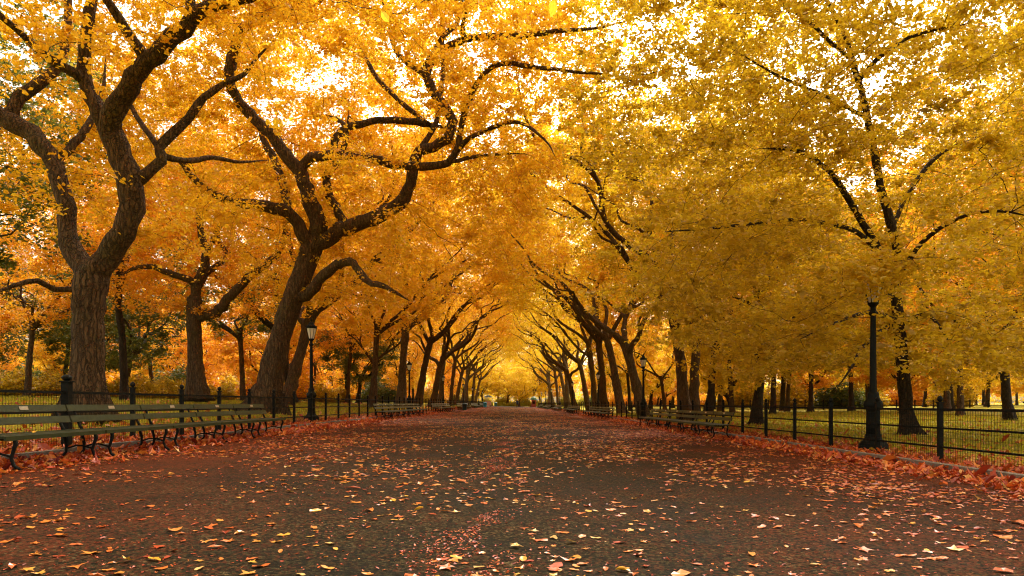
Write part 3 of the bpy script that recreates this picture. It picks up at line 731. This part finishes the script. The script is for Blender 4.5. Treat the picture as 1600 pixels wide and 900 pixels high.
# ------------------------------------------------------------------ fences
def build_fence(sgn, X, y0, pitch, n, label):
    z0 = float(gz(sgn*X)); x = sgn*X
    e = empty('iron_fence', (x, 0, z0)); tag(e, label, 'fence')
    def post_mesh(w, h):
        p = MB(); p.box((0,0,h/2-.05), (w, w, h+.1)); p.box((0,0,h+.012), (w*1.35, w*1.35, .025)); p.lathe([(.0,h+.02),(w*.35,h+.03),(w*.62,h+.06),(w*.66,h+.085),(w*.5,h+.115),(w*.15,h+.135),(.001,h+.14)], sides=10)
        return p.mesh('post')
    thin = post_mesh(.075, 1.10); fat = post_mesh(.125, 1.16)
    ysn = [y0 + pitch*k for k in range(-3, n-3)]
    for k, y in enumerate(ysn):
        o = link('post', fat if (sgn < 0 and k == 3) else thin, IRON, e); o.location = (0, y, 0)
    for zr, hh in ((.985, .045), (.65, .035), (.31, .035)):
        r = MB()
        for a, b in zip(ysn[:-1], ysn[1:]): r.box((0, (a+b)/2, zr), (.03, pitch-.08, hh))
        link('rail', r.mesh('rail'), IRON, e)
    w = MB(); yv = np.arange(ysn[0], 46, .064); A = np.stack([np.full(len(yv), -.022), yv, np.full(len(yv), .06)], 1); B = A.copy(); B[:, 2] = .98
    w.bars(A, B, .0045)
    zz = np.arange(.06, .98, .105); A = np.stack([np.full(len(zz), -.027), np.full(len(zz), ysn[0]), zz], 1); B = A.copy(); B[:, 1] = 46
    w.bars(A, B, .0045)
    link('wire_mesh', w.mesh('wire'), IRON, e)
build_fence(-1, 7.65, 11.73, 2.04, 97, 'black iron post and rail fence with wire mesh along the left of the path')
build_fence(1, 7.75, 12.36, 2.117, 93, 'black iron post and rail fence with wire mesh along the right of the path')
# low rail fence across the back of the right lawn
e = empty('rail_fence', (0, 82, float(gz(45)))); tag(e, 'distant low rail fence crossing the back of the right lawn', 'fence')
rl = MB()
for k in range(24):
    p = MB(); p.box((22+2.2*k, 0, .5), (.1, .1, 1.2)); link('post', p.mesh('post'), IRON, e)
for zr in (.45, .95): rl.box((22+25.3, 0, zr), (51, .06, .07))
link('rails', rl.mesh('rails'), IRON, e)

# ------------------------------------------------------------------ lamp posts
def make_lamp():
    e = empty('lamp_post', (0,0,0))
    b = MB(); b.lathe([(.34,-.1),(.34,.06),(.32,.10),(.31,.20),(.27,.25),(.20,.30),(.175,.36),(.175,.42)], sides=8)
    link('base', b.mesh('base'), IRON, e)
    p = MB(); p.lathe([(.15,.42),(.145,.60),(.14,.92),(.15,.97),(.19,1.02),(.205,1.09),(.19,1.16),(.135,1.22),(.12,1.27),(.125,1.33),(.10,1.38)], sides=16, flute=.04)
    link('pedestal', p.mesh('pedestal', True), IRON, e)
    s = MB(); s.lathe([(.078,1.38),(.074,1.6),(.058,3.02),(.056,3.10),(.095,3.14),(.10,3.18),(.06,3.22),(.055,3.30),(.09,3.34),(.115,3.37),(.115,3.40),(.05,3.41)], sides=16, flute=.05)
    link('shaft', s.mesh('shaft'), IRON, e)
    g = MB(); g.lathe([(.10,3.41),(.125,3.50),(.165,3.65),(.195,3.78),(.20,3.82)], sides=8)
    link('lantern_glass', g.mesh('glass'), GLASS, e)
    f = MB()
    for k in range(8):
        a = k/8*6.2832; f.tube([(math.cos(a)*r, math.sin(a)*r, z) for r, z in ((.108,3.40),(.133,3.50),(.173,3.65),(.203,3.78),(.21,3.84))], .010, 4)
    f.lathe([(.205,3.815),(.225,3.83),(.225,3.86),(.205,3.87)], sides=16)
    for k in range(8):
        a = k/8*6.2832; f.tube([(math.cos(a)*.22, math.sin(a)*.22, 3.86), (math.cos(a)*.235, math.sin(a)*.235, 3.91), (math.cos(a)*.215, math.sin(a)*.215, 3.935)], .012, 4)
    link('lantern_frame', f.mesh('frame'), IRON, e)
    c = MB(); c.lathe([(.20,3.87),(.185,3.92),(.14,3.97),(.105,3.99),(.10,4.03),(.075,4.07),(.03,4.09),(.022,4.12),(.04,4.15),(.022,4.18),(.008,4.24),(.001,4.27)], sides=16)
    link('cap', c.mesh('cap', True), IRON, e)
    return e
lamp0 = make_lamp(); first = True
for sgn, X, ysl, nm in ((-1, 8.2, [27.9, 54.5, 81.5, 115, 141, 168, 190], 'left'), (1, 8.2, [15.5, 42.6, 65, 92.7, 117, 142, 168, 190], 'right')):
    for k, y in enumerate(ysl):
        o = lamp0 if first else copy_tree(lamp0); first = False
        o.location = (sgn*X, y, float(gz(sgn*X)) - .02)
        tag(o, f'black cast iron lamp post with pale glass lantern, {ORD[k]} along the {nm} fence', 'lamp post', 'lamp posts along the path')

# ------------------------------------------------------------------ benches
def bench_parts():
    """x points to the path, y along the bench"""
    L = 2.02; seat = MB(); back = []; legs = []
    for k in range(6): 
        x = -.20 + k*.082; z = .43 - .012*math.sin(k/5*math.pi) - (.012 if k == 5 else 0)
        seat.box((x, 0, z), (.068, L, .03))
    seat.box((.262, 0, .405), (.03, L, .055))
    for z, x in ((.60, -.275), (.765, -.335)):
        b = MB(); a = R(-18); rot = [[math.cos(a),0,math.sin(a)],[0,1,0],[-math.sin(a),0,math.cos(a)]]
        b.box((x, 0, z), (.028, L, .10), rot); back.append(b)
    for y in (-.82, .82):
        f = MB()
        f.tube([(.24,y,.40),(.255,y,.33),(.225,y,.24),(.20,y,.15),(.235,y,.06),(.30,y,.008)], [.024,.026,.022,.020,.021,.026], 6)
        f.tube([(-.20,y,.41),(-.215,y,.33),(-.185,y,.22),(-.19,y,.12),(-.25,y,.04),(-.31,y,.008)], [.024,.026,.022,.020,.021,.026], 6)
        f.tube([(-.17,y,.405),(0,y,.385),(.24,y,.395)], .02, 6)
        f.tube([(-.18,y,.17),(-.05,y,.21),(.06,y,.21),(.20,y,.17)], .014, 6)
        f.tube([(-.20,y,.40),(-.255,y,.50),(-.305,y,.62),(-.36,y,.77),(-.40,y,.815)], [.024,.022,.020,.018,.016], 6)
        legs.append(f)
    pl = MB(); a = R(-18); rot = [[math.cos(a),0,math.sin(a)],[0,1,0],[-math.sin(a),0,math.cos(a)]]
    pl.box((-.317, .12, .771), (.004, .17, .05), rot)
    return seat, back, legs, pl
def make_bench():
    e = empty('park_bench', (0,0,0)); seat, back, legs, pl = bench_parts()
    link('seat', seat.mesh('seat'), SLAT, e)
    for k, b in enumerate(back):
        o = link('backrest', b.mesh('backrest'), SLAT, e)
        if k == 1: link('plaque', pl.mesh('plaque'), PLAQ, o)
    for f in legs: link('leg_frame', f.mesh('leg_frame', True), IRON, e)
    return e
def bench_far():
    seat, back, legs, pl = bench_parts(); me = None
    A = MB()
    for m_ in [seat]+back+legs:
        for v, in zip(m_.v): pass
        V = np.vstack(m_.v); A.add(V, q=np.vstack(m_.q) if m_.q else None, t=np.vstack(m_.t) if m_.t else None)
    me = A.mesh('bench'); me.materials.append(SLAT); return me
far_me = bench_far(); bench0 = make_bench(); first = True
ROWS = {-1: [(9.3, 5), (34.2, 8), (58, 8), (84, 10), (113, 10), (143, 8)], 1: [(21.8, 6), (46, 7), (69, 7), (92, 8), (119, 10), (150, 8)]}
RN = ['nearest', 'second', 'third', 'fourth', 'fifth', 'farthest']
for sgn in (-1, 1):
    nm = 'left' if sgn < 0 else 'right'
    for ri, (y0, n) in enumerate(ROWS[sgn]):
        for k in range(n):
            y = y0 + 2.06*k; x = sgn*6.42; rz = 0 if sgn < 0 else math.pi
            if y > 80: o = link('park_bench', far_me)
            else:
                o = bench0 if first else copy_tree(bench0); first = False
            o.location = (x, y, float(gz(x)) - .006); o.rotation_euler = (0, 0, rz)
            tag(o, f'green slatted bench, {ORD[k]} from the near end of the {RN[ri]} {nm} kerb row', 'bench', f'benches in the {RN[ri]} row on the {nm}')

# ------------------------------------------------------------------ bins, kiosk, cart, walker
BLUE = plain_mat('bin_blue', (.03, .30, .55), .45, 0, .15, 8); TEAL = plain_mat('bin_teal', (.03, .17, .22), .5, 0, .2, 8)
def litter_bin(loc, h, r, mat, label):
    e = empty('litter_bin', loc); tag(e, label, 'bin')
    b = MB(); b.lathe([(r*.82,0),(r*.84,.04),(r,h*.82),(r*1.06,h*.84),(r*1.06,h*.90)], sides=18); link('body', b.mesh('body', True), mat, e)
    d = MB(); d.lathe([(r*1.0,h*.90),(r*.9,h*.95),(r*.5,h),(.001,h*1.01)], sides=18); link('lid', d.mesh('lid', True), mat, e)
    f = MB(); f.box((0, -r*.93, h*.74), (r*.8, .06, h*.09)); link('slot', f.mesh('slot'), IRON, e)
litter_bin((-5.5, 140, float(gz(-5.5))), 1.05, .36, BLUE, 'bright blue litter bin at the end of a far left bench row')
litter_bin((-4.6, 192, float(gz(-4.6))), 1.1, .45, TEAL, 'teal litter bin farthest down the left side of the path')
litter_bin((-5.65, 81.3, float(gz(-5.65))), .85, .30, plain_mat('bin_dark_teal', (.012,.05,.065), .5, 0, .2, 8), 'blue green litter bin beside the fourth left bench row')
RED = plain_mat('kiosk_red', (.28, .05, .03), .6, 0, .25, 3); GRN = plain_mat('kiosk_roof', (.05, .16, .11), .5, 0, .25, 3); PINK = plain_mat('cart_pink', (.45, .25, .21), .6, 0, .2, 3)
k = empty('kiosk', (5.9, 186, float(gz(5.9)))); tag(k, 'small red kiosk with a green roof at the far right of the path', 'kiosk')
b = MB(); b.box((0,0,1.0), (1.15,1.15,2.0)); link('body', b.mesh('body'), RED, k)
b = MB(); b.box((0,-.59,1.25), (.7,.05,.7)); link('hatch', b.mesh('hatch'), IRON, k)
b = MB(); b.lathe([(1.05,2.003),(1.0,2.12),(.75,2.55),(.3,2.85),(.02,2.92)], sides=8); link('roof', b.mesh('roof'), GRN, k)
k = empty('food_cart', (-6.0, 172, float(gz(-6)))); tag(k, 'pink boxed food cart under a dark umbrella, far left of the path', 'cart')
b = MB(); b.box((0,0,.85), (1.4,2.2,1.1)); link('body', b.mesh('body'), PINK, k)
for sx in (-.5, .5):
    for sy in (-.7, .7): w = MB(); w.tube([(sx*1.1-.04,sy,.28),(sx*1.1+.04,sy,.28)], .28, 14); link('wheel', w.mesh('wheel'), IRON, k)
b = MB(); b.tube([(0,0,1.4),(0,0,2.9)], .03, 6); link('umbrella_pole', b.mesh('pole'), IRON, k)
b = MB(); b.lathe([(1.1,2.3),(.8,2.6),(.3,2.85),(.01,2.92)], sides=8); link('umbrella', b.mesh('umbrella'), plain_mat('umbrella_cloth', (.05,.07,.06), .8), k)

def walker(loc):
    e = empty('person', loc); tag(e, 'person in a dark blue jacket and pale cap walking far down the path', 'person')
    J = [(0,0,.95),(0,.0,1.15),(0,.0,1.36),(0,.01,1.50),(0,.0,1.60),(0,-.01,1.70),
         (.11,0,.90),(.12,-.09,.50),(.12,-.06,.08),(.12,-.2,.03),(-.11,0,.90),(-.12,.13,.50),(-.12,.27,.12),(-.12,.19,.03),
         (.20,0,1.40),(.27,.05,1.14),(.25,-.05,.90),(-.20,0,1.40),(-.27,-.06,1.14),(-.24,-.12,.90),(.25,-.08,.82),(-.24,-.16,.82)]
    E = [(0,1),(1,2),(2,3),(3,4),(4,5),(0,6),(6,7),(7,8),(8,9),(0,10),(10,11),(11,12),(12,13),(2,14),(14,15),(15,16),(2,17),(17,18),(18,19),(16,20),(19,21)]
    Rd = [.15,.15,.16,.06,.085,.075,.10,.07,.045,.04,.10,.07,.045,.04,.075,.055,.04,.075,.055,.04,.035,.035]
    me = bpy.data.meshes.new('body'); me.from_pydata(J, E, [])
    o = bpy.data.objects.new('body', me); COL.objects.link(o); o.parent = e
    md = o.modifiers.new('skin', 'SKIN'); sv = me.skin_vertices[0].data if me.skin_vertices else None
    if sv is None:
        bm = bmesh.new(); bm.from_mesh(me); bm.verts.layers.skin.verify(); bm.to_mesh(me); bm.free(); sv = me.skin_vertices[0].data
    for k, r in enumerate(Rd): sv[k].radius = (r, r*.85); sv[k].use_root = (k == 0)
    o.modifiers.new('sub', 'SUBSURF').levels = 2; o.modifiers['sub'].render_levels = 2
    m_, n, out = new_mat('person_clothes'); p = n.nodes.new('ShaderNodeBsdfPrincipled'); p.inputs['Roughness'].default_value = .85
    tc = n.nodes.new('ShaderNodeTexCoord'); sp = n.nodes.new('ShaderNodeSeparateXYZ'); n.links.new(tc.outputs['Object'], sp.inputs[0])
    r = ramp(n, [(0, (.02,.02,.02)), (.055, (.02,.022,.03)), (.48, (.02,.055,.12)), (.81, (.45,.26,.18))], 'CONSTANT')
    n.links.new(math_node(n, 'MULTIPLY', sp.outputs[2], .54), r.inputs[0]); n.links.new(r.outputs[0], p.inputs['Base Color']); n.links.new(p.outputs[0], out.inputs[0])
    me.materials.append(m_)
    h = MB(); h.lathe([(.11,1.68),(.115,1.73),(.10,1.79),(.05,1.825),(.001,1.83)], sides=12); link('cap', h.mesh('cap', True), plain_mat('cap_cloth', (.7,.68,.62), .8), e)
walker((1.1, 139, float(gz(1.1))))

# ------------------------------------------------------------------ leaves on the ground
FALL = leaf_mat('fallen_leaf', [(0,(.18,.020,.008)),(.3,(.42,.060,.010)),(.6,(.58,.165,.018)),(.82,(.62,.28,.045)),(.95,(.66,.36,.018)),(1,(.64,.40,.14))], .12, .35, .08)
RedF = leaf_mat('fallen_leaf_red', [(0,(.16,.018,.010)),(.35,(.44,.055,.014)),(.65,(.64,.14,.02)),(.88,(.76,.28,.04)),(1,(.80,.46,.14))], .15, .4, .06)
def ground_leaves(rng, x, y, size, tone, z_extra=.004, curl=.10, lift=.0, sv=.3):
    """ten point leaves with a tip, shoulders and a curl, lying on the ground"""
    n = len(x); az = rng.uniform(0, 6.283, n); s = size*rng.lognormal(0, sv, n)
    lob = rng.random(n) < .35
    ang = np.linspace(0, 2*np.pi, 10, endpoint=False)
    oval = np.array([.55,.40,.30,.30,.42,.50,.42,.30,.30,.40]); star = np.array([.62,.30,.58,.24,.42,.16,.42,.24,.58,.30])
    rad = np.where(lob[:, None], star[None], oval[None])*rng.uniform(.85, 1.15, (n, 10))
    u = rad*np.cos(ang); v = rad*np.sin(ang)*np.where(lob, 1, rng.uniform(.75, 1, n))[:, None]
    cz = rng.normal(0, curl, n)[:, None]*(u**2)*2 + np.abs(rng.normal(0, curl, n))[:, None]*(v**2)*2.5 + rng.normal(0, .03, (n, 10))
    tx = rng.normal(0, .07 + lift, n)[:, None]; ty = rng.normal(0, .07 + lift, n)[:, None]
    cz = cz + tx*u + ty*v; cz -= np.minimum(cz.min(1), 0)[:, None]
    ca, sa = np.cos(az)[:, None], np.sin(az)[:, None]
    gx = x[:, None] + s[:, None]*(u*ca - v*sa); gy = y[:, None] + s[:, None]*(u*sa + v*ca)
    ze = z_extra if np.ndim(z_extra) == 0 else z_extra[:, None]
    gzz = gz(x)[:, None] + ze + s[:, None]*cz
    V = np.stack([gx, gy, gzz], -1)
    cen = np.stack([x, y, gz(x) + (z_extra) + .0*s + s*np.maximum(0, cz.mean(1)*.5)], -1)
    V = np.concatenate([V, cen[:, None]], 1)
    b = (np.arange(n)*11)[:, None, None]; j = np.arange(10)
    t = np.stack([j, (j+1) % 10, np.full(10, 10)], -1)[None] + b
    m = MB(); m.add(V.reshape(-1,3), t=t.reshape(-1,3), tone=np.repeat(tone, 11)); return m
r4 = np.random.default_rng(21)
def clump(x, y): return .5 + .45*np.sin(x*1.1+.6*np.sin(y*.7))*np.sin(y*.45+1) + .25*np.sin(x*2.9-y*1.3) + .2*np.sin(y*2.1+x*.7)
N = 230000; x = r4.uniform(-6.85, 6.85, N); y = 3.2 + 150*r4.random(N)**1.7
dens = np.interp(np.abs(x), [0, 3, 5, 6.85], [.40, .50, .85, 1.0])*clump(x, y)*np.where(x > 0, 1.15, .9)*np.interp(y, [3, 6, 9, 14, 40], [.5, .6, .9, 1.1, 1.0])
area = np.interp(y, [3.2, 10, 40, 150], [.26, .6, .9, 1])    # sampling is denser near the camera
k = r4.random(N) < dens*area; x, y = x[k], y[k]
tone = np.clip(r4.normal(.66, .22, len(x)) - .42*(np.abs(x)/6.85)**1.6, 0, 1)
tag(link('fallen_leaves', ground_leaves(r4, x, y, .070, tone).mesh('path_leaves', False, True), FALL), 'fallen yellow and orange leaves scattered over the asphalt path', 'leaves', kind='stuff')
# beds of red leaves between kerb and fence and just beyond the fence
xs_, ys_, es_ = [], [], []
for sgn in (-1, 1):
    n = 30000; yy = 4 + 120*r4.random(n)**1.8; dx = np.abs(r4.normal(0, 1.0, n))*1.6
    xx = sgn*(6.75 + dx); kk = r4.random(n) < np.interp(dx, [0, .8, 3, 7], [1, 1, .55, .15]); xs_.append(xx[kk]); ys_.append(yy[kk]); es_.append(r4.uniform(.003, .075, kk.sum())*np.interp(dx[kk], [0,.3,1.2, 3], [.5,1,.8,.4]))
    n = 9000; yy = 4 + 60*r4.random(n)**1.6; xx = sgn*(6.88 - np.abs(r4.normal(0, .45, n))); xs_.append(xx); ys_.append(yy); es_.append(np.full(n, .004))
x = np.concatenate(xs_); y = np.concatenate(ys_); ze = np.concatenate(es_)
tag(link('leaf_litter', ground_leaves(r4, x, y, .085, np.clip(r4.normal(.5, .25, len(x)), 0, 1), ze, .3, .3).mesh('verge_leaves', False, True), RedF), 'thick red and orange leaves heaped along the kerbs and fences', 'leaves', kind='stuff')
n = 12000; sgn = r4.choice([-1, 1], n); dx = 8 + 24*r4.random(n)**2.2; y = 10 + 75*r4.random(n)**1.5
tag(link('lawn_leaves', ground_leaves(r4, sgn*dx, y, .10, np.clip(r4.normal(.6, .22, n), 0, 1), .03, .3, .4).mesh('lawn_leaves', False, True), FALL), 'orange leaves scattered over the lawns', 'leaves', kind='stuff')
# red crumbs along the middle of the path and towards its edges
n = 13000; y = 3.4 + 40*r4.random(n)**1.3; x = -.28 + .012*(y-4) + r4.normal(0, .19, n)*(1 + .4*np.sin(y*3)); kk = clump(x*3, y*2.2) > .55
x, y = x[kk], y[kk]
n2 = 70000; y2 = 3.4 + 40*r4.random(n2)**1.6; x2 = r4.uniform(-6.8, 6.8, n2); k2 = r4.random(n2) < .12 + 1.0*(np.abs(x2)/6.8)**1.6*clump(x2, y2)
x = np.r_[x, x2[k2]]; y = np.r_[y, y2[k2]]
tag(link('leaf_crumbs', ground_leaves(r4, x, y, .018, np.clip(r4.normal(.4, .2, len(x)), 0, 1), .002, .2, .1).mesh('crumbs', False, True), RedF), 'crushed red leaf crumbs sprinkled on the asphalt', 'leaf crumbs', kind='stuff')
# leaves that stand out near the camera
def gp(px, py):
    Y = 8.0
    for _ in range(12): X = (px-800)*Y/F; Y = (CAMZ - float(gz(X)))*F/(py-630)
    return (px-800)*Y/F, Y
for px, py, s, tn, lab in [(655,799,.09,.93,'bright yellow leaf curled up on the open asphalt left of centre'),(834,832,.085,1.0,'round cream leaf lying pale side up near the middle'),(748,889,.085,.99,'cream leaf lying at the foot of the red crumb streak'),
      (805,856,.10,.98,'long thin pale leaf lying level in the near centre'),(200,878,.09,.9,'tan leaf with a raised lobe at the lower left of the path'),(120,887,.09,.62,'flat orange leaf at the lower left beside a tan leaf'),
      (893,849,.085,.99,'pale crinkled leaf lying right of the long thin leaf'),(973,893,.085,.93,'yellow leaf at the bottom edge right of centre'),(1423,870,.08,.6,'orange brown leaf at the lower right of the path'),(1175,868,.08,.75,'tan leaf lying alone on the bare lower right asphalt')]:
    X, Y = gp(px, py); r5 = np.random.default_rng(int(px))
    mm = ground_leaves(r5, np.array([0.]), np.array([0.]), s, np.array([tn]), 0., .16, .05, .05); me = mm.mesh('leaf', False, True)
    o = link('fallen_leaf', me, FALL); o.location = (X, Y, float(gz(X)) - float(gz(0)) + .006)
    tag(o, lab, 'leaf', 'large leaves lying near the camera')
X, Y = -6.42, 9.0
mm = ground_leaves(np.random.default_rng(5), np.array([0.]), np.array([0.]), .09, np.array([.95]), 0., .15, .05, .05)
o = link('fallen_leaf', mm.mesh('leaf', False, True), FALL); o.location = (X + .12, Y, float(gz(X)) - float(gz(0)) + .447)
tag(o, 'yellow leaf lying on the seat of the nearest bench', 'leaf')
# grass blades on the lawns by the fences
r6 = np.random.default_rng(31); n = 70000; sgn = r6.choice([-1, 1], n); gx = sgn*(8.6 + 24*r6.random(n)**1.3); gy = 9 + 55*r6.random(n)**1.4
c = np.stack([gx, gy, gz(gx)], 1); a = r6.uniform(0, 6.28, n); h = r6.uniform(.05, .12, n)*(1+gy/60); wd = .012*(1+gy/25)
d = np.stack([np.cos(a), np.sin(a), np.zeros(n)], 1)
tip = c + np.stack([r6.normal(0, .03, n), r6.normal(0, .03, n), h], 1)
m = MB(); m.add(np.stack([c - d*wd[:, None], c + d*wd[:, None], tip], 1).reshape(-1, 3), t=(np.arange(n)*3)[:, None] + np.arange(3)[None], tone=np.repeat(r6.random(n), 3))
GR = leaf_mat('grass', [(0,(.26,.25,.014)),(.6,(.46,.41,.022)),(1,(.58,.47,.04))], .45, .6, .02)
tag(link('grass', m.mesh('grass', False, True), GR), 'short yellowing grass on the lawns', 'grass', kind='stuff')
